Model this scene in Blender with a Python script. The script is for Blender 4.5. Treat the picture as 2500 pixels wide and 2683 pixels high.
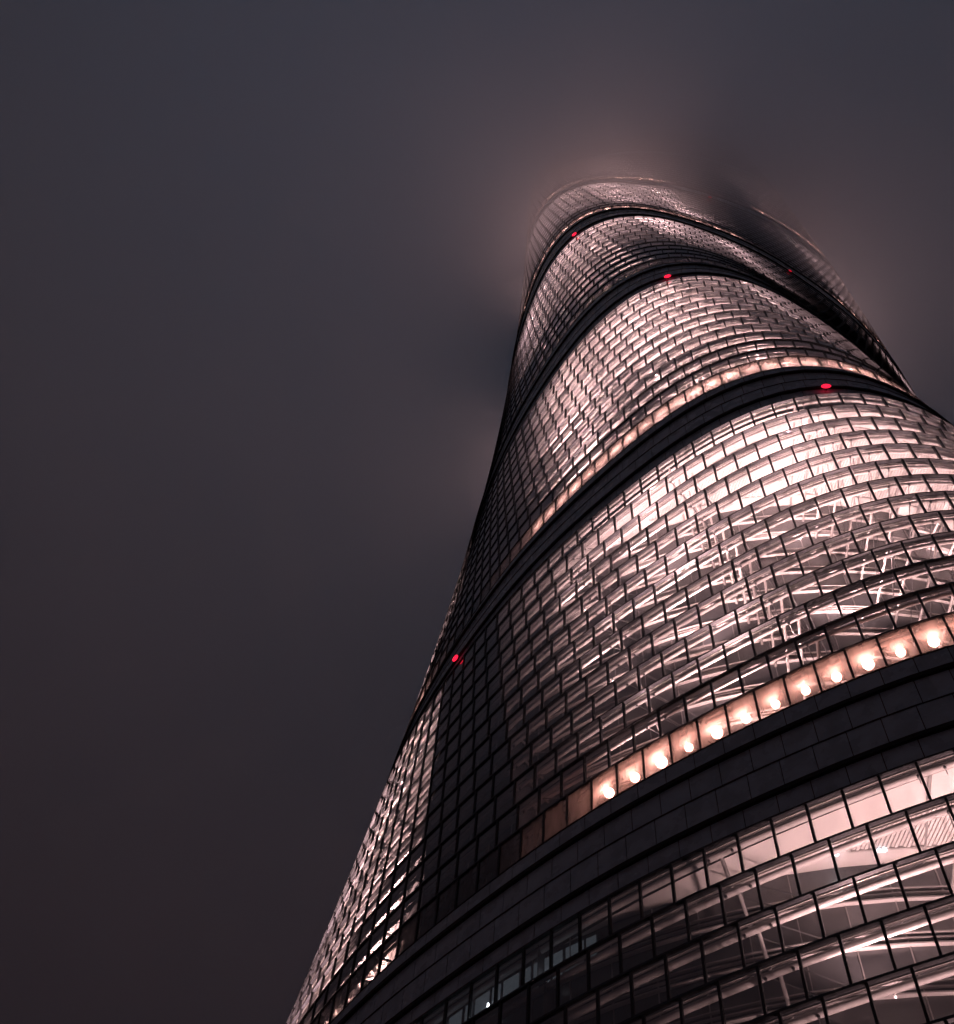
import bpy, math, random
import numpy as np
from mathutils import Matrix, Vector
random.seed(7); rng = np.random.default_rng(7)
for o in list(bpy.data.objects): bpy.data.objects.remove(o)
scn = bpy.context.scene
col = scn.collection

# ------------------------------------------------------------------ camera
EYE = 1.6                                   # eye height above the plaza
DIST = 121.12                               # metres from the tower's axis
F_PX, PITCH, ROLL, YAW = 3578.71, math.radians(64.541), math.radians(7.709), math.radians(-22.169)
fw = Vector((math.sin(YAW)*math.cos(PITCH), math.cos(YAW)*math.cos(PITCH), math.sin(PITCH)))
rt = Vector((math.cos(YAW), -math.sin(YAW), 0)); up = rt.cross(fw)
rt2 = rt*math.cos(ROLL)+up*math.sin(ROLL); up2 = -rt*math.sin(ROLL)+up*math.cos(ROLL)
cd = bpy.data.cameras.new('camera'); cam = bpy.data.objects.new('camera', cd); col.objects.link(cam)
cd.sensor_fit = 'HORIZONTAL'; cd.sensor_width = 36; cd.lens = F_PX/2500*36
cd.clip_start = 0.5; cd.clip_end = 6000
m = Matrix.Identity(4)
for i in range(3): m[i][0], m[i][1], m[i][2] = rt2[i], up2[i], -fw[i]
m[0][3], m[1][3], m[2][3] = 0, -DIST, EYE
cam.matrix_world = m; scn.camera = cam
CAM = np.array([0, -DIST, EYE]); Rn, Un, Fn = (np.array(v) for v in (rt2, up2, fw))

# ------------------------------------------------------------------ world: night sky over a lit city
w = bpy.data.worlds.new('World'); scn.world = w; w.use_nodes = True
nt = w.node_tree; nt.nodes.clear()
N = nt.nodes.new; L = nt.links.new
out = N('ShaderNodeOutputWorld'); bgA = N('ShaderNodeBackground'); bgB = N('ShaderNodeBackground'); add = N('ShaderNodeAddShader')
sky = N('ShaderNodeTexSky'); sky.sky_type = 'NISHITA'; sky.sun_disc = False
sky.sun_elevation = math.radians(-3); sky.sun_rotation = math.radians(200)
L(sky.outputs[0], bgA.inputs[0]); bgA.inputs[1].default_value = 0.004
tc = N('ShaderNodeTexCoord'); sep = N('ShaderNodeSeparateXYZ'); ramp = N('ShaderNodeValToRGB')
L(tc.outputs['Generated'], sep.inputs[0]); L(sep.outputs['Z'], ramp.inputs[0])
SKY_STOPS = [(0.0, (.046, .0130, .0115)), (0.70, (.046, .0135, .0125)), (0.86, (.038, .046, .047)), (0.95, (.020, .052, .092)), (1.0, (.010, .074, .146))]
el = ramp.color_ramp.elements
while len(el) > 1: el.remove(el[-1])
for i, (p_, c_) in enumerate(SKY_STOPS):
    e_ = el[0] if i == 0 else el.new(p_)
    e_.position = p_; e_.color = (*c_, 1)
nz = N('ShaderNodeTexNoise'); nz.inputs['Scale'].default_value = 2.2; nz.inputs['Detail'].default_value = 3
L(tc.outputs['Generated'], nz.inputs['Vector'])
mr = N('ShaderNodeMapRange'); mr.inputs['From Min'].default_value = .3; mr.inputs['From Max'].default_value = .7
mr.inputs['To Min'].default_value = .5; mr.inputs['To Max'].default_value = 1.5
L(nz.outputs['Fac'], mr.inputs['Value'])
L(ramp.outputs[0], bgB.inputs[0]); L(mr.outputs[0], bgB.inputs[1])
L(bgA.outputs[0], add.inputs[0]); L(bgB.outputs[0], add.inputs[1]); L(add.outputs[0], out.inputs[0])

# ------------------------------------------------------------------ exposure, sampling
vs = scn.view_settings; vs.view_transform = 'Standard'; vs.look = 'None'; vs.exposure = .22; vs.gamma = 1; vs.use_curve_mapping = False
cy = scn.cycles
cy.use_denoising = True
cy.max_bounces = 7; cy.diffuse_bounces = 2; cy.glossy_bounces = 2; cy.transmission_bounces = 2; cy.volume_bounces = 5
cy.transparent_max_bounces = 16; cy.sample_clamp_indirect = 3; cy.caustics_reflective = False; cy.caustics_refractive = False
cy.use_light_tree = True; cy.use_adaptive_sampling = True

# ------------------------------------------------------------------ materials
def mat(name, base=(.5, .5, .5), rough=.5, metal=0, spec=.5, emis=None, estr=0, vary=0, noise=0, nscale=3):
    m = bpy.data.materials.new(name); m.use_nodes = True; t = m.node_tree; b = t.nodes['Principled BSDF']
    b.inputs['Base Color'].default_value = (*base, 1); b.inputs['Roughness'].default_value = rough
    b.inputs['Metallic'].default_value = metal; b.inputs['Specular IOR Level'].default_value = spec
    if emis: b.inputs['Emission Color'].default_value = (*emis, 1); b.inputs['Emission Strength'].default_value = estr
    if vary or noise:
        g = t.nodes.new('ShaderNodeNewGeometry'); hs = t.nodes.new('ShaderNodeHueSaturation')
        hs.inputs['Color'].default_value = (*base, 1)
        val = None
        if vary:
            r1 = t.nodes.new('ShaderNodeMapRange'); r1.inputs['To Min'].default_value = 1-vary; r1.inputs['To Max'].default_value = 1+vary
            t.links.new(g.outputs['Random Per Island'], r1.inputs['Value']); val = r1.outputs[0]
        if noise:
            n = t.nodes.new('ShaderNodeTexNoise'); n.inputs['Scale'].default_value = nscale; n.inputs['Detail'].default_value = 4
            t.links.new(g.outputs['Position'], n.inputs['Vector'])
            r2 = t.nodes.new('ShaderNodeMapRange'); r2.inputs['From Min'].default_value = .3; r2.inputs['From Max'].default_value = .7
            r2.inputs['To Min'].default_value = 1-noise; r2.inputs['To Max'].default_value = 1+noise
            t.links.new(n.outputs['Fac'], r2.inputs['Value'])
            if val:
                mu = t.nodes.new('ShaderNodeMath'); mu.operation = 'MULTIPLY'
                t.links.new(val, mu.inputs[0]); t.links.new(r2.outputs[0], mu.inputs[1]); val = mu.outputs[0]
            else: val = r2.outputs[0]
            rr = t.nodes.new('ShaderNodeMath'); rr.operation = 'MULTIPLY'; rr.inputs[1].default_value = rough
            t.links.new(r2.outputs[0], rr.inputs[0]); t.links.new(rr.outputs[0], b.inputs['Roughness'])
        t.links.new(val, hs.inputs['Value']); t.links.new(hs.outputs[0], b.inputs['Base Color'])
    return m
def glass(name, tint, dirt, gloss_mul=1.0, rough=.06):
    m = bpy.data.materials.new(name); m.use_nodes = True; t = m.node_tree; t.nodes.clear()
    N = t.nodes.new; L = t.links.new
    o = N('ShaderNodeOutputMaterial'); tr = N('ShaderNodeBsdfTransparent'); gl = N('ShaderNodeBsdfGlossy'); tl = N('ShaderNodeBsdfTranslucent'); df = N('ShaderNodeBsdfDiffuse')
    g = N('ShaderNodeNewGeometry')
    r1 = N('ShaderNodeMapRange'); r1.inputs['To Min'].default_value = .82; r1.inputs['To Max'].default_value = 1.0
    L(g.outputs['Random Per Island'], r1.inputs['Value'])
    hs = N('ShaderNodeHueSaturation'); hs.inputs['Color'].default_value = (*tint, 1); L(r1.outputs[0], hs.inputs['Value'])
    L(hs.outputs[0], tr.inputs[0])
    gl.inputs['Roughness'].default_value = rough; gl.inputs['Color'].default_value = (.9, .92, .95, 1)
    tl.inputs[0].default_value = (.8, .8, .8, 1); df.inputs[0].default_value = (.5, .5, .5, 1)
    lw = N('ShaderNodeLayerWeight'); lw.inputs['Blend'].default_value = .5
    pw = N('ShaderNodeMath'); pw.operation = 'POWER'; pw.inputs[1].default_value = 5; L(lw.outputs['Facing'], pw.inputs[0])
    mu = N('ShaderNodeMath'); mu.operation = 'MULTIPLY_ADD'; mu.inputs[1].default_value = .9; mu.inputs[2].default_value = .14*gloss_mul
    L(pw.outputs[0], mu.inputs[0])
    m1 = N('ShaderNodeMixShader'); L(mu.outputs[0], m1.inputs[0]); L(tr.outputs[0], m1.inputs[1]); L(gl.outputs[0], m1.inputs[2])
    # a thin film of dust and streaks scatters a little of the light
    n = N('ShaderNodeTexNoise'); n.inputs['Scale'].default_value = .8; n.inputs['Detail'].default_value = 5
    mp = N('ShaderNodeMapping'); mp.inputs['Scale'].default_value = (1, 1, .25)
    L(g.outputs['Position'], mp.inputs[0]); L(mp.outputs[0], n.inputs['Vector'])
    r2 = N('ShaderNodeMapRange'); r2.inputs['From Min'].default_value = .3; r2.inputs['From Max'].default_value = .7; r2.inputs['To Min'].default_value = dirt*.5; r2.inputs['To Max'].default_value = dirt*1.5
    L(n.outputs['Fac'], r2.inputs['Value'])
    m2 = N('ShaderNodeMixShader'); L(r2.outputs[0], m2.inputs[0]); L(m1.outputs[0], m2.inputs[1]); L(tl.outputs[0], m2.inputs[2])
    L(m2.outputs[0], o.inputs[0])
    return m
M = dict(
    glass=glass('clear_glass', (.93, .93, .94), .003),
    frosted=glass('frosted_glass', (.93, .90, .88), .26),
    frame=mat('dark_anodised_frame', (.034, .036, .042), .45, .3, noise=.25),
    ledge=mat('dark_bronze_ledge', (.06, .05, .048), .5, .2, noise=.3),
    spandrel=mat('grey_spandrel_panel', (.50, .70, .80), .28, 0, .9, vary=.16, noise=.18, nscale=.5),
    black=mat('black_joint', (.008, .008, .009), .7),
    steel=mat('painted_steel', (.62, .60, .60), .4, 0, .4, noise=.12, nscale=2),
    strut=mat('grey_strut', (.34, .33, .33), .45, noise=.1),
    shelf=mat('pale_aluminium', (.55, .53, .53), .35, .2, noise=.12),
    soffit=mat('white_soffit', (.76, .74, .73), .6, noise=.06, nscale=.3),
    slat=mat('white_slat', (.74, .72, .71), .5, vary=.06),
    slatback=mat('grey_plenum', (.30, .29, .29), .8),
    floor=mat('atrium_floor', (.30, .28, .27), .5, noise=.1),
    inner=mat('inner_glass', (.12, .125, .135), .22, 0, .6, vary=.35, noise=.15),
    rail=mat('white_rail', (.66, .64, .64), .4),
    rod=mat('dark_rod', (.08, .08, .085), .4, .5),
    lens=mat('lamp_lens', (.9, .85, .8), .3, emis=(1, .42, .33), estr=32),
    housing=mat('lamp_housing', (.05, .05, .05), .5),
    red=mat('red_lamp', (.5, .01, .02), .3, emis=(1, .012, .045), estr=1.6),
    redfaint=mat('red_lamp_half_lit', (.4, .01, .02), .3, emis=(1, .02, .05), estr=.35),
    cool=mat('cool_lit_room', (.3, .33, .36), .6, emis=(.68, .80, .92), estr=.06, vary=.5, noise=.5, nscale=.9),
    bulb=mat('cool_bulb', (.9, .9, .9), .3, emis=(.9, .95, 1), estr=9),
    endwall=mat('dark_end_wall', (.06, .06, .065), .6),
    paving=mat('plaza_paving', (.42, .41, .40), .6, noise=.2, nscale=.6),
    roof=mat('roof_deck', (.12, .12, .12), .8),
)

# ------------------------------------------------------------------ the tower's outline: a soft triangle that twists and tapers
S0, KT, A3, B6, C9, PHI, TW = 64.378, .00110525, .114536, .021007, .005077, -43.07, -.201466
def rho(q): return 1+A3*np.cos(3*q)+B6*np.cos(6*q)+C9*np.cos(9*q)
def scale(z): return S0*np.exp(-KT*(z-EYE))
def turn(z): return math.radians(PHI+TW*(z-EYE))
_q = np.linspace(0, 2*np.pi, 7201); _x = np.stack([rho(_q)*np.cos(_q), rho(_q)*np.sin(_q)], -1)
_s = np.r_[0, np.cumsum(np.linalg.norm(np.diff(_x, axis=0), axis=1))]; _s /= _s[-1]
NP = 141
def joints(off):                                       # equal panel widths round the outline
    f = ((np.arange(NP)+off)/NP) % 1
    return np.interp(f, _s, _q)
def offset_pts(q, z, d=0.0, zref=None):
    """points on the outline of height zref, moved d metres inwards, drawn at height z"""
    zr = z if zref is None else zref
    S = scale(zr); t = q+turn(zr); r = S*rho(q)
    dr = S*(-3*A3*np.sin(3*q)-6*B6*np.sin(6*q)-9*C9*np.sin(9*q))
    tx = dr*np.cos(t)-r*np.sin(t); ty = dr*np.sin(t)+r*np.cos(t); l = np.hypot(tx, ty)
    nx, ny = ty/l, -tx/l                               # outward normal
    return np.stack([r*np.cos(t)-d*nx, r*np.sin(t)-d*ny, np.full_like(t, z)], -1), np.stack([nx, ny], -1)
def to_px(X):
    d = X-CAM; zf = np.maximum(d@Fn, 1e-3)
    return np.stack([477+F_PX*.3816*(d@Rn)/zf, 512-F_PX*.3816*(d@Un)/zf], -1)

Z = lambda v: v+EYE
U1, L1, U2, L2, U3, L3, U4, L4, U5 = (Z(v) for v in (91.994, 80.153, 161.034, 149.155, 231.051, 217.082, 305.504, 288.636, 373.70))
L5 = U5-14; L6 = U5+57; U6 = L6+14; L7 = U6+40; L0 = L1-57.2; B0 = L0-11.8
ZONES = [  # name, bottom, top, rows, joint offset at bottom row, at top row
    ('A', L0, L1, 13, .28, .48), ('B', U1, L2, 13, .08, .28), ('C', U2, L3, 13, .88, .98),
    ('D', U3, L4, 13, .60, .72), ('E', U4, L5, 13, .45, .60), ('F', U5, L6, 13, .3, .4), ('G', U6, L7, 9, .1, .2)]
BANDS = [(B0, L0), (L1, U1), (L2, U2), (L3, U3), (L4, U4), (L5, U5), (L6, U6)]
R_IN = {n: .862*scale((b+t)/2) for n, b, t, *_ in ZONES}

# ------------------------------------------------------------------ object helpers
def link(name, me, material, parent=None, label=None, cat=None, kind=None, group=None, smooth=False):
    o = bpy.data.objects.new(name, me); col.objects.link(o)
    if material and not me.materials: me.materials.append(material)
    if parent: o.parent = parent
    if label: o['label'] = label
    if cat: o['category'] = cat
    if kind: o['kind'] = kind
    if group: o['group'] = group
    if smooth: me.shade_smooth()
    return o
def mesh(name, v, f):
    me = bpy.data.meshes.new(name); me.from_pydata(np.asarray(v).tolist(), [], [list(x) for x in f]); me.update(); return me
BOXF = [(0, 3, 2, 1), (4, 5, 6, 7), (0, 1, 5, 4), (1, 2, 6, 5), (2, 3, 7, 6), (3, 0, 4, 7)]
def tube(p0, p1, r0, r1=None, n=8):
    r1 = r0 if r1 is None else r1
    p0, p1 = np.array(p0, float), np.array(p1, float); d = p1-p0; d /= np.linalg.norm(d)
    a = np.cross(d, (0, 0, 1)) if abs(d[2]) < .9 else np.cross(d, (1, 0, 0)); a /= np.linalg.norm(a); b = np.cross(d, a)
    t = np.arange(n)*2*np.pi/n; c = np.cos(t)[:, None]*a+np.sin(t)[:, None]*b
    v = np.concatenate([p0+c*r0, p1+c*r1])
    f = [(i, (i+1) % n, n+(i+1) % n, n+i) for i in range(n)]+[tuple(range(n-1, -1, -1)), tuple(range(n, 2*n))]
    return v, f
class Pieces:
    """alike pieces: the 300 that show largest become objects, the rest one mesh"""
    def __init__(s, name, rest, material, parent, keep=300, label_rest=None): s.n, s.r, s.m, s.p, s.k, s.it = name, rest, material, parent, keep, []
    def add(s, v, f, nrm=None):
        v = np.asarray(v); c = v.mean(0); a = 0
        if nrm is None or np.dot(nrm, (CAM-c)[:2]) > 0:
            px = to_px(v); lo = np.maximum(px.min(0), 0); hi = np.minimum(px.max(0), (954, 1024)); e = hi-lo
            a = e[0]*e[1] if (e > 0).all() else 0
        s.it.append((a, v, f))
    def finish(s):
        order = sorted(range(len(s.it)), key=lambda i: -s.it[i][0]); vv = []; ff = []; nb = 0
        for j, i in enumerate(order):
            a, v, f = s.it[i]
            if j < s.k and a > 0:
                c = v.mean(0); o = link(s.n, mesh(s.n, v-c, f), s.m, s.p); o.location = c
            else:
                vv.append(v); ff += [[x+nb for x in q] for q in f]; nb += len(v)
        if vv: link(s.r, mesh(s.r, np.concatenate(vv), ff), s.m, s.p, kind='stuff')
def sweep(q, prof, zref, closed=True):
    """profile [(inward offset, height)] carried along the outline of height zref"""
    n = len(q); rings = [offset_pts(q, zz, d, zref)[0] for d, zz in prof]; k = len(prof)
    v = np.stack(rings, 1).reshape(-1, 3); f = []
    for i in range(n if closed else n-1):
        j = (i+1) % n
        for a in range(k):
            b = (a+1) % k; f.append((i*k+a, i*k+b, j*k+b, j*k+a))
    if not closed: f += [tuple(range(k-1, -1, -1)), tuple((n-1)*k+a for a in range(k))]
    return v, f
def circ(d, z, r, n=8): return [(d+r*math.cos(a*2*math.pi/n+.39), z+r*math.sin(a*2*math.pi/n+.39)) for a in range(n)]

# ------------------------------------------------------------------ ground
g = mesh('plaza_ground', [(-3000, -3000, 0), (3000, -3000, 0), (3000, 3000, 0), (-3000, 3000, 0)], [(0, 1, 2, 3)])
link('plaza_ground', g, M['paving'], kind='structure', label='grey stone plaza around the foot of the tower')

tower = bpy.data.objects.new('skyscraper', None); col.objects.link(tower)
tower['label'] = 'tall twisting glass skyscraper with lit curved zones, its top lost in low cloud'; tower['category'] = 'skyscraper'

panes = Pieces('glass_pane', 'upper_glazing', M['glass'], tower)
frost = Pieces('frosted_pane', 'frosted_glazing', M['frosted'], tower)
mull = Pieces('mullion', 'upper_mullion', M['frame'], tower)
span = Pieces('spandrel_panel', 'upper_cladding', M['spandrel'], tower)
struts = Pieces('radial_strut', 'upper_strut', M['strut'], tower)
rods = Pieces('brace_rod', 'upper_rod', M['rod'], tower)
STRUT_Q = np.radians(-6.3+15*np.arange(24))

def row_panels(q, z0, z1, zref, coll, gap, d0=.0, thick=.03):
    a, na = offset_pts(q, z0, d0, zref); b, _ = offset_pts(q, z0, d0+thick, zref)
    for i in range(NP):
        j = (i+1) % NP
        e = (a[j]-a[i]); e = e/np.linalg.norm(e)*gap; tilt = rng.normal(0, .004, 2)
        n3 = np.array([*(na[i]+na[j])/2, 0])
        p = [a[i]+e, a[j]-e, b[j]-e, b[i]+e]; hh = np.array([0, 0, z1-z0])
        lo = [x+n3*tilt[0] for x in p]; hi = [x+hh-n3*tilt[0] for x in p]
        coll.add(np.array(lo+hi), BOXF, n3[:2])
def row_mullions(q, z0, z1, zref, wid, din, dout):
    a, na = offset_pts(q, z0, 0, zref)
    for i in range(NP):
        t = np.array([-na[i][1], na[i][0], 0])*wid/2; n = np.array([*na[i], 0]); hh = np.array([0, 0, z1-z0])
        p = [a[i]-t+n*dout, a[i]+t+n*dout, a[i]+t-n*din, a[i]-t-n*din]
        mull.add(np.array(p+[x+hh for x in p]), BOXF, na[i])

def lobe_gap(q, z, rin): return scale(z)*rho(q)-rin

# ------------------------------------------------------------------ curtain wall of each glazed zone
prev = None
for name, zb, zt, nr, o0, o1 in ZONES:
    h = (zt-zb)/nr; rin = R_IN[name]
    for k in range(nr):
        z0 = zb+k*h; z1 = z0+h; q = joints(o0+(o1-o0)*k/max(1, nr-1))
        coll = frost if k == 0 and name != 'A' else panes
        row_panels(q, z0+.12, z1-.16, z0, coll, .09)
        row_mullions(q, z0+.10, z1-.14, z0, .19, .16, .09)
        # dark transom with its nose, then the ledge that steps back to the next row
        v, f = sweep(q, [(-.13, z1-.15), (.22, z1-.15), (.22, z1+.10), (-.10, z1+.10)], z0); link('transom', mesh('transom', v, f), M['frame'], tower)
        zn = z1 if k < nr-1 else z1
        a, _ = offset_pts(q, z1+.03, -.02, z0); b, _ = offset_pts(q, z1+.035, .30, z1)
        n = NP; v = np.concatenate([a, b, b+[0, 0, .05], a+[0, 0, .05]])
        f = []
        for i in range(n):
            j = (i+1) % n
            for u in range(4): w_ = (u+1) % 4; f.append((u*n+i, w_*n+i, w_*n+j, u*n+j))
        link('ledge', mesh('ledge', v, f), M['ledge'], tower)
        # pale shelf behind the transom and the round ring beam that carries the wall
        pr = [(.23, z1-.26), (.27, z1-.26), (.27, z1-.15), (.42, z1-.15), (.42, z1-.22), (.46, z1-.22), (.46, z1-.08), (.23, z1-.08)]
        v, f = sweep(q, pr, z0); link('shelf', mesh('shelf', v, f), M['shelf'], tower)
        v, f = sweep(q, circ(.74 if name == 'A' else .66, z1-.46, .26 if name == 'A' else .19, 10), z0); link('ring_beam', mesh('ring_beam', v, f), M['steel'], tower, smooth=True)
        # radial struts and thin rods tying the ring beam to the round inner building
        for sq in STRUT_Q:
            if lobe_gap(sq, z0, rin) < 3.2: continue
            pp, nn = offset_pts(np.array([sq]), z1-.42, .66, z0); pt = pp[0]; ang = math.atan2(pt[1], pt[0])
            inn = np.array([rin*math.cos(ang), rin*math.sin(ang), z1-.42])
            struts.add(*tube(pt, inn,   .14, .14, 8), nn[0])
            tg = np.array([-nn[0][1], nn[0][0], 0])
            for sgn in (-1, 1):
                s = pt+tg*sgn*.95; e = inn+tg*(sgn*.95+3.0); e[2] += .9
                rods.add(*tube(s, e, .055, .055, 5), nn[0])
                v, f = tube(s+[0, 0, -.05], s+[0, 0, -.42], .13, .10, 6); rods.add(v, f, nn[0])
# ------------------------------------------------------------------ dark mechanical bands
for bi, (zb, zt) in enumerate(BANDS):
    fr = [0, .21, .51, .78, 1.0]; hb = zt-zb
    for k in range(4):
        z0, z1 = zb+hb*fr[k], zb+hb*fr[k+1]; q = joints(.5*k+.1*bi)
        row_panels(q, z0+.05, z1-.05, z0, span, .035, thick=.06)
        v, f = sweep(q, [(.07, z0), (.30, z0), (.30, z1), (.07, z1)], z0); link('backing_wall', mesh('backing_wall', v, f), M['black'], tower)
        if k in (0, 2):
            pr = [(-.28, z1-.26), (.2, z1-.26), (.2, z1+.20), (-.28, z1+.20)]
        else: pr = [(-.05, z1-.07), (.2, z1-.07), (.2, z1+.07), (-.05, z1+.07)]
        v, f = sweep(q, pr, z0); link('band_ledge', mesh('band_ledge', v, f), M['black'], tower)
# entrance storeys below the lowest band
for z0, z1 in ((0, B0/2), (B0/2, B0)):
    q = joints(.3); row_panels(q, z0+.1, z1-.1, B0, panes, .09); row_mullions(q, z0, z1, B0, .19, .16, .09)
    v, f = sweep(q, [(-.13, z1-.15), (.22, z1-.15), (.22, z1+.1), (-.13, z1+.1)], B0); link('transom', mesh('transom', v, f), M['frame'], tower)
for c_ in (panes, frost, mull, span, struts, rods): c_.finish()

# ------------------------------------------------------------------ inside each zone: round inner building, floor, soffit, slats
QF = np.linspace(0, 2*np.pi, 361)[:-1]
def annulus(inner, outer, flip):
    n = len(inner); v = np.concatenate([inner, outer]); f = []
    for i in range(n):
        j = (i+1) % n; f.append((i, j, n+j, n+i) if flip else (i, n+i, n+j, j))
    return v, f
def inner_circle(rin, q, z, zref):
    p, _ = offset_pts(q, z, 0, zref); a = np.arctan2(p[:, 1], p[:, 0]); return np.stack([rin*np.cos(a), rin*np.sin(a), np.full_like(a, z)], -1)
NI = 96
for name, zb, zt, nr, *_ in ZONES:
    rin = R_IN[name]; h = (zt-zb)/nr
    t = np.arange(NI)*2*np.pi/NI
    # faceted inner wall, one glass facet per bay and storey
    v = []; f = []
    for k in range(nr):
        for i in range(NI):
            b = len(v)
            for (a, zz) in ((t[i], zb+k*h), (t[i]+2*np.pi/NI, zb+k*h), (t[i]+2*np.pi/NI, zb+k*h+h), (t[i], zb+k*h+h)):
                v.append((rin*math.cos(a), rin*math.sin(a), zz))
            f.append((b, b+1, b+2, b+3))
    iw = link('inner_wall', mesh('inner_wall', v, f), M['inner'], tower)
    # white rails at each storey, sharing one ring per zone
    def ringmesh(r0, r1, hh, nm):
        vv = []; ff = []
        for i in range(NI):
            for (r_, zz) in ((r0, 0), (r1, 0), (r1, hh), (r0, hh)): vv.append((r_*math.cos(t[i]), r_*math.sin(t[i]), zz))
        for i in range(NI):
            j = (i+1) % NI
            for u in range(4): ff.append((i*4+u, i*4+(u+1) % 4, j*4+(u+1) % 4, j*4+u))
        return mesh(nm, vv, ff)
    thin = ringmesh(rin+.01, rin+.22, .11, 'rail'); wide = ringmesh(rin+.012, rin+.32, .14, 'floor_edge')
    for me in (thin, wide): me.materials.append(M['rail'])
    if name in 'ABCD':
        for k in range(nr):
            for me, dz in ((wide, .0), (thin, .62), (thin, 1.15)):
                o = link(me.name.split('.')[0], me, None, iw); o.location = (0, 0, zb+k*h+dz)
        vv = []; ff = []
        for i in range(NI):
            a = t[i]; c, s_ = math.cos(a), math.sin(a); e = np.array([-s_, c, 0])*.04
            p0 = np.array([rin*c, rin*s_, zb]); p1 = p0*np.array([(rin+.1)/rin]*2+[1]); hh = np.array([0, 0, zt-zb]); b = len(vv)
            pp = [p0-e, p0+e, p1+e, p1-e]; vv += pp+[x+hh for x in pp]; ff += [[x+b for x in q] for q in BOXF]
        link('inner_mullion', mesh('inner_mullion', vv, ff), M['shelf'], iw, kind='stuff')
    # floor of the sky garden and the soffit over it
    v, f = annulus(inner_circle(rin-.2, QF, zb-.02, zb), offset_pts(QF, zb-.02, .35, zb)[0], False); link('garden_floor', mesh('garden_floor', v, f), M['floor'], tower)
    zl = zt-.35
    v, f = annulus(inner_circle(rin-.2, QF, zl, zt), offset_pts(QF, zl, 1.25, zt)[0], True); sf = link('soffit', mesh('soffit', v, f), M['soffit'], tower)
    v, f = annulus(offset_pts(QF, zl, 1.25, zt)[0], offset_pts(QF, zl+.9, 1.20, zt)[0], False); link('soffit_edge', mesh('soffit_edge', v, f), M['ledge'], sf)
    v, f = annulus(offset_pts(QF, zt+.25, 2.2, zt)[0], offset_pts(QF, zt+.25, .1, zt)[0], True); link('shadow_gap', mesh('shadow_gap', v, f), M['black'], sf)
    # slatted ceiling fields let into the soffit of each lobe
    if name in 'ABCD':
        pitch = {'A': .28, 'B': .32, 'C': .5, 'D': .7}[name]; sv = []; sfc = []
        for lobe in (-120, 0, 120):
            qq = np.radians(np.linspace(lobe-38, lobe+38, 77))
            outp = offset_pts(qq, zl-.04, 3.6, zt)[0]; ro = np.hypot(outp[:, 0], outp[:, 1]); inp = outp*np.array([1, 1, 1]); rr = np.minimum(ro, rin+1.4)
            inp[:, 0] *= rr/ro; inp[:, 1] *= rr/ro
            ok = ro > rin+2.6
            outp, inp = outp[ok], inp[ok]
            if len(outp) < 4: continue
            n = len(outp); v = np.concatenate([inp, outp]); f = [(i, i+1, n+i+1, n+i) for i in range(n-1)]
            link('ceiling_backing', mesh('ceiling_backing', v, f), M['slatback'], sf)
            loop = np.concatenate([inp, outp[::-1]])
            # raised frame round the field
            bv = []; bf = []
            for i in range(len(loop)):
                p0, p1 = loop[i], loop[(i+1) % len(loop)]
                if np.linalg.norm(p1-p0) < .02: continue
                tv, tf = tube(p0+[0, 0, -.05], p1+[0, 0, -.05], .13, n=6); b = len(bv); bv += list(tv); bf += [[x+b for x in q] for q in tf]
            link('ceiling_frame', mesh('ceiling_frame', bv, bf), M['shelf'], sf)
            th = np.unwrap(np.arctan2(outp[:, 1], outp[:, 0])); rad_o = np.hypot(outp[:, 0], outp[:, 1])
            da = math.radians(118); dv = np.array([math.cos(da), math.sin(da)]); nv = np.array([-dv[1], dv[0]])
            cen = np.concatenate([inp, outp])[:, :2]; s0, s1 = (cen@nv).min(), (cen@nv).max(); u0, u1 = (cen@dv).min(), (cen@dv).max()
            us = np.arange(u0, u1, .25)
            for s_ in np.arange(s0, s1, pitch):
                P = us[:, None]*dv+s_*nv; a = np.arctan2(P[:, 1], P[:, 0]); a = th.mean()+((a-th.mean()+np.pi) % (2*np.pi)-np.pi); r = np.hypot(P[:, 0], P[:, 1])
                lo, hi = min(th[0], th[-1]), max(th[0], th[-1]); o_ = np.argsort(th)
                ins = (a > lo) & (a < hi) & (r > rin+1.45) & (r < np.interp(a, th[o_], rad_o[o_])-.05)
                idx = np.flatnonzero(np.diff(np.r_[0, ins.astype(int), 0]))
                for x0, x1 in zip(idx[::2], idx[1::2]):
                    if x1-x0 < 3: continue
                    p0 = us[x0]*dv+s_*nv; p1 = us[x1-1]*dv+s_*nv; e = nv*pitch*.37; b = len(sv)
                    for zz in (zl-.17, zl-.08):
                        for pp in (p0-e, p1-e, p1+e, p0+e): sv.append((*pp, zz))
                    sfc += [[x+b for x in q] for q in BOXF]
        link('ceiling_slat', mesh('ceiling_slat', sv, sfc), M['slat'], sf, kind='stuff')
    # walls that close off each sky garden where the two skins come together
    for lobe in (-120, 0, 120):
        for sgn in (-1, 1):
            q_ = np.array([math.radians(lobe+sgn*53)]); pv_ = []
            for k in range(nr):
                for zz in (zb+k*h, zb+k*h+h-.01):
                    po = offset_pts(q_, zz, .30, zb+k*h)[0][0]; a = math.atan2(po[1], po[0])
                    pv_ += [(rin*.99*math.cos(a), rin*.99*math.sin(a), zz), tuple(po)]
            f = [(2*i, 2*i+1, 2*i+3, 2*i+2) for i in range(2*nr-1)]
            link('garden_end_wall', mesh('garden_end_wall', pv_, f), M['endwall'], tower)
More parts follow.
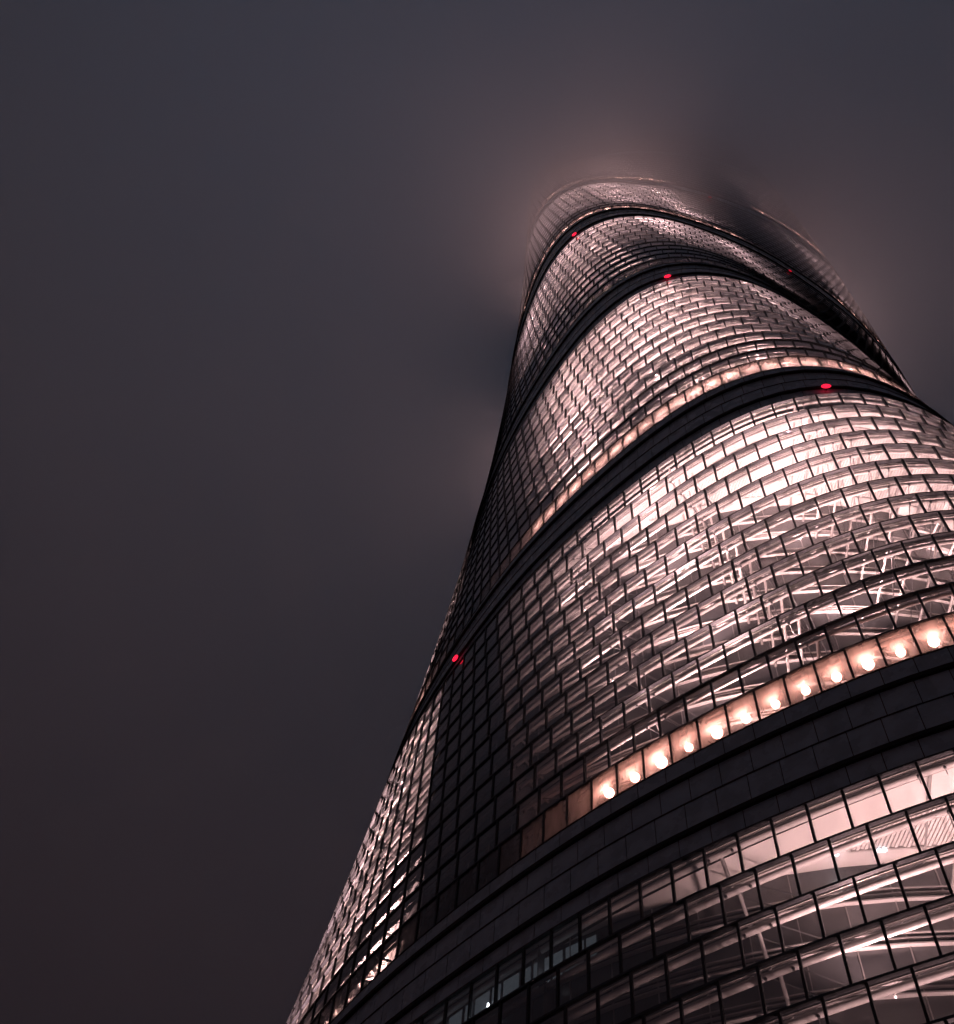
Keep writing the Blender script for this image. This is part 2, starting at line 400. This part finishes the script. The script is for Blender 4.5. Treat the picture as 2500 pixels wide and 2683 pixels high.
# flat roof over the topmost zone
v, f = annulus(offset_pts(QF, L7+.3, 40, L7)[0]*np.array([0, 0, 1]), offset_pts(QF, L7+.3, 0, L7)[0], False)
link('roof_deck', mesh('roof_deck', v, f), M['roof'], tower)

# ------------------------------------------------------------------ lamps in the tower, with added fill lights
WARM = (1.0, .605, .565)
def lens_mesh():
    v = []; f = []; n = 10
    for r_, z_ in ((.12, -.46), (.32, -.35), (.44, -.14), (.44, .14), (.32, .35), (.12, .46)):
        for i in range(n): v.append((r_*math.cos(i*2*math.pi/n), r_*math.sin(i*2*math.pi/n), z_))
    for k in range(5):
        for i in range(n): f.append((k*n+i, k*n+(i+1) % n, (k+1)*n+(i+1) % n, (k+1)*n+i))
    f += [tuple(range(5*n, 6*n)), tuple(range(n-1, -1, -1))]; return mesh('lamp_lens', v, f)
def house_mesh():
    v, f = tube((0, 0, .43), (0, 0, .80), .10, .05, 10); return mesh('uplight_or_fill', v, f)
LENS, HOUSE = lens_mesh(), house_mesh(); LENS.materials.append(M['lens']); HOUSE.materials.append(M['housing'])
def uplight_or_fill(pos, aim, energy, cone, blend=.6, rad=.25, lensed=True, tint=WARM, globe=True):  # the lensless spots are added fill lights
    d = Vector(aim).normalized(); rot = d.to_track_quat('Z', 'Y').to_euler()
    h_ = link('uplight_or_fill', HOUSE, None, tower); h_.location = pos; h_.rotation_euler = rot
    h_.scale = [random.uniform(.78, 1.12)]*3 if lensed and globe else (1, 1, 1)
    if lensed and globe: link('lamp_lens', LENS, None, h_)
    if lensed and globe: return                       # the globe itself gives the light
    ld = bpy.data.lights.new('uplight_or_fill_beam', 'POINT' if lensed else 'SPOT')
    if lensed: ld.energy, ld.color, ld.shadow_soft_size = energy*random.uniform(.65, 1.3), (1, .50, .44), .42
    else: ld.energy = energy; ld.color = tint; ld.spot_size = math.radians(cone); ld.spot_blend = blend; ld.shadow_soft_size = rad
    ld.cycles.use_multiple_importance_sampling = False
    lo = bpy.data.objects.new('uplight_or_fill_beam', ld); col.objects.link(lo); lo.parent = h_; lo.location = (0, 0, 0 if lensed else .05); lo.rotation_euler = (math.pi, 0, 0)
def facing(p): return p[1] < 12+.15*abs(p[0])
TIERS = {n_: ((1, 1.1), (5, 1.5), (9, 1.3)) for n_ in 'BCF'}; TIERS['A'] = ((1, 1.1), (5, 1.5), (9, 1.75)); TIERS['D'] = ((3, .7), (6, 1.6), (9, 2.8)); TIERS['E'] = ((1, 1.2), (5, 1.0), (9, 1.6))
SIDE = {('E', 0, 10): 1.8, ('E', 0, 29): 1.5, ('E', 0, -29): .8, ('F', 120, -29): 1.6, ('B', 0, -38): .55, ('B', 0, -27): 2.2, ('B', 0, -10): 1.25, ('B', 0, 10): .85, ('B', 0, 27): .7, ('C', 0, -29): 1.9, ('D', 0, -29): 1.6}
E_FILL = {'A': 1.15, 'B': 1.35, 'C': 2.2, 'D': 2.9, 'E': 4.5, 'F': 1.9}
for name, zb, zt, nr, o0, o1 in ZONES[:-1]:
    rin = R_IN[name]; h = (zt-zb)/nr
    # uplights standing at the foot of the glass wall, one behind each pane in the big lower zone
    qj = joints(o0+.5)
    for i in range(NP):
        qd = (math.degrees(qj[i])+60) % 120-60
        if abs(qd) > 43: continue
        if name == 'A': continue
        if name not in 'BC' and i % 2: continue
        if name == 'B' and not 300 < math.degrees(qj[i]) % 360 and not math.degrees(qj[i]) % 360 < 60: continue
        pos = offset_pts(np.array([qj[i]]), zb+2.1, .62, zb)[0][0]
        if not facing(pos) or name in 'AD': continue
        n = np.array([-pos[0], -pos[1], 0])/np.hypot(pos[0], pos[1])
        uplight_or_fill(pos, (n[0]*.5, n[1]*.5, 1), ({'B': 0, 'C': 210, 'E': 200, 'F': 600}[name]), 130, .8, .2, lensed=True, tint=(1, .52, .40), globe=(name == 'B'))
    # added fill lights, no known fixtures, to brighten the ring beams and the soffit
    for lobe in (-120, 0, 120):
        for qo in ((-38, -27, -10, 10, 27) if name == 'B' else (-29, -10, 10, 29)):
            for kr, pw in TIERS[name]:
                q_ = math.radians(lobe+qo); zz = zb+kr*h+1.6
                pp = offset_pts(np.array([q_]), zz, 0, zz)[0][0]; a = math.atan2(pp[1], pp[0]); gp = lobe_gap(q_, zz, rin); rr = rin+min(3.0, gp*.36); pw = pw*SIDE.get((name, lobe, qo), 1);
                pw = pw*(5.2 if lobe == -120 else 1)*min(1.25, max(.35, (lobe_gap(q_, zz, rin)-2.5)/8))
                pos = (rr*math.cos(a), rr*math.sin(a), zz)
                if not facing(pos): continue
                uplight_or_fill(pos, (math.cos(a)*.5, math.sin(a)*.5, 1), 13000*pw*E_FILL[name], 132, .9, .3, lensed=False)

# cool-lit rooms and pendant bulbs behind the wall of the lowest zone in view
iwz = L1-4.2
rA = R_IN['A']
for i in range(10):
    a0 = math.radians(252-1.2-i*3.2); a1 = a0+math.radians(2.9)
    rr = rA+.06; z0, z1 = L1-3.7, L1-.9
    me = mesh('lit_window', [(rr*math.cos(a0), rr*math.sin(a0), z0), (rr*math.cos(a1), rr*math.sin(a1), z0), (rr*math.cos(a1), rr*math.sin(a1), z1), (rr*math.cos(a0), rr*math.sin(a0), z1)], [(0, 1, 2, 3)])
    lwn = link('lit_window', me, M['cool'], tower)
    am = a0+math.radians(1.9); v, f = tube(((rr+.3)*math.cos(am), (rr+.3)*math.sin(am), z0+.7), ((rr+.3)*math.cos(am), (rr+.3)*math.sin(am), z0+1.05), .10, .07, 8)
    if i % 2: link('bulb', mesh('bulb', v, f), M['bulb'], lwn)
    v, f = tube(((rr+.08)*math.cos(am), (rr+.08)*math.sin(am), z0), ((rr+.08)*math.cos(am), (rr+.08)*math.sin(am), z1), .09, n=6); link('window_bar', mesh('window_bar', v, f), M['frame'], lwn)

# small lamps hanging in pairs under the lowest soffit in view
for px_, py_ in ((2176, 2240), (2192, 2239), (2304, 2229), (2318, 2228)):
    d_ = Fn+Rn*(px_-1250)/F_PX-Un*(py_-1341.5)/F_PX; p_ = CAM+d_*((L1-.62-EYE)/d_[2])
    v, f = tube(p_, p_+[0, 0, .22], .17, .10, 10); link('ceiling_lamp', mesh('ceiling_lamp', v, f), M['bulb'], tower)

# ------------------------------------------------------------------ red obstruction lights on the bands
def red_light(qdeg, z, zref, label, sc=.62, m_='red'):
    p, n = offset_pts(np.array([math.radians(qdeg)]), z, -.45, zref); p, n = p[0], n[0]
    root = bpy.data.objects.new('obstruction_light', None); col.objects.link(root); root.location = p; root.scale = (sc, sc, sc)
    root.rotation_euler = (0, 0, math.atan2(n[1], n[0])); root['label'] = label; root['category'] = 'warning light'; root['group'] = 'red obstruction lights on the dark bands'
    v, f = tube((-.45, 0, -.25), (0, 0, -.25), .12, n=8); link('bracket', mesh('bracket', v, f), M['housing'], root)
    v = []; f = []; k = 12
    for r_, z_ in ((.55, -.25), (.75, 0), (.62, .3), (.25, .48)):
        for i in range(k): v.append((r_*.55*math.cos(i*2*math.pi/k)+.35, r_*1.25*math.sin(i*2*math.pi/k), z_))
    for u in range(3):
        for i in range(k): f.append((u*k+i, u*k+(i+1) % k, (u+1)*k+(i+1) % k, (u+1)*k+i))
    f += [tuple(range(k-1, -1, -1)), tuple(range(3*k, 4*k))]
    link('red_dome', mesh('red_dome', v, f), M[m_], root, smooth=True)
red_light(-1.8, L2+1.35, L2, 'largest red warning light, on the dark band above the widest lit zone at right')
red_light(-1.2, L3+1.35, L3, 'red warning light on the middle dark band, next one up from the largest')
red_light(-4.5, L4+1.35, L4, 'red warning light high at the upper left on the topmost clear dark band')
red_light(-61.8, L2+1.35, L2, 'red warning light alone near the left edge of the tower')
red_light(52.1, L4+1.35, L4, 'faint red warning light in the dark flank at the upper right', .45, 'redfaint')
red_light(52.9, L5+1.35, L5, 'faintest and highest red warning light, dimmed by the cloud', .55, 'redfaint')

# ------------------------------------------------------------------ low cloud that swallows the top
bm_v = [(x, y, z) for z in (311, 520) for (x, y) in ((-1500, -1500), (1500, -1500), (1500, 1500), (-1500, 1500))]
cl = link('low_cloud', mesh('low_cloud', bm_v, BOXF), None, kind='stuff', label='low night cloud hiding the top of the tower')
cm = bpy.data.materials.new('cloud_volume'); cm.use_nodes = True; t_ = cm.node_tree; t_.nodes.clear()
o_ = t_.nodes.new('ShaderNodeOutputMaterial'); pv = t_.nodes.new('ShaderNodeVolumePrincipled')
pv.inputs['Color'].default_value = (.985, .985, .99, 1); pv.inputs['Density'].default_value = .021; pv.inputs['Anisotropy'].default_value = .85
t_.links.new(pv.outputs[0], o_.inputs['Volume']); cl.data.materials.append(cm)
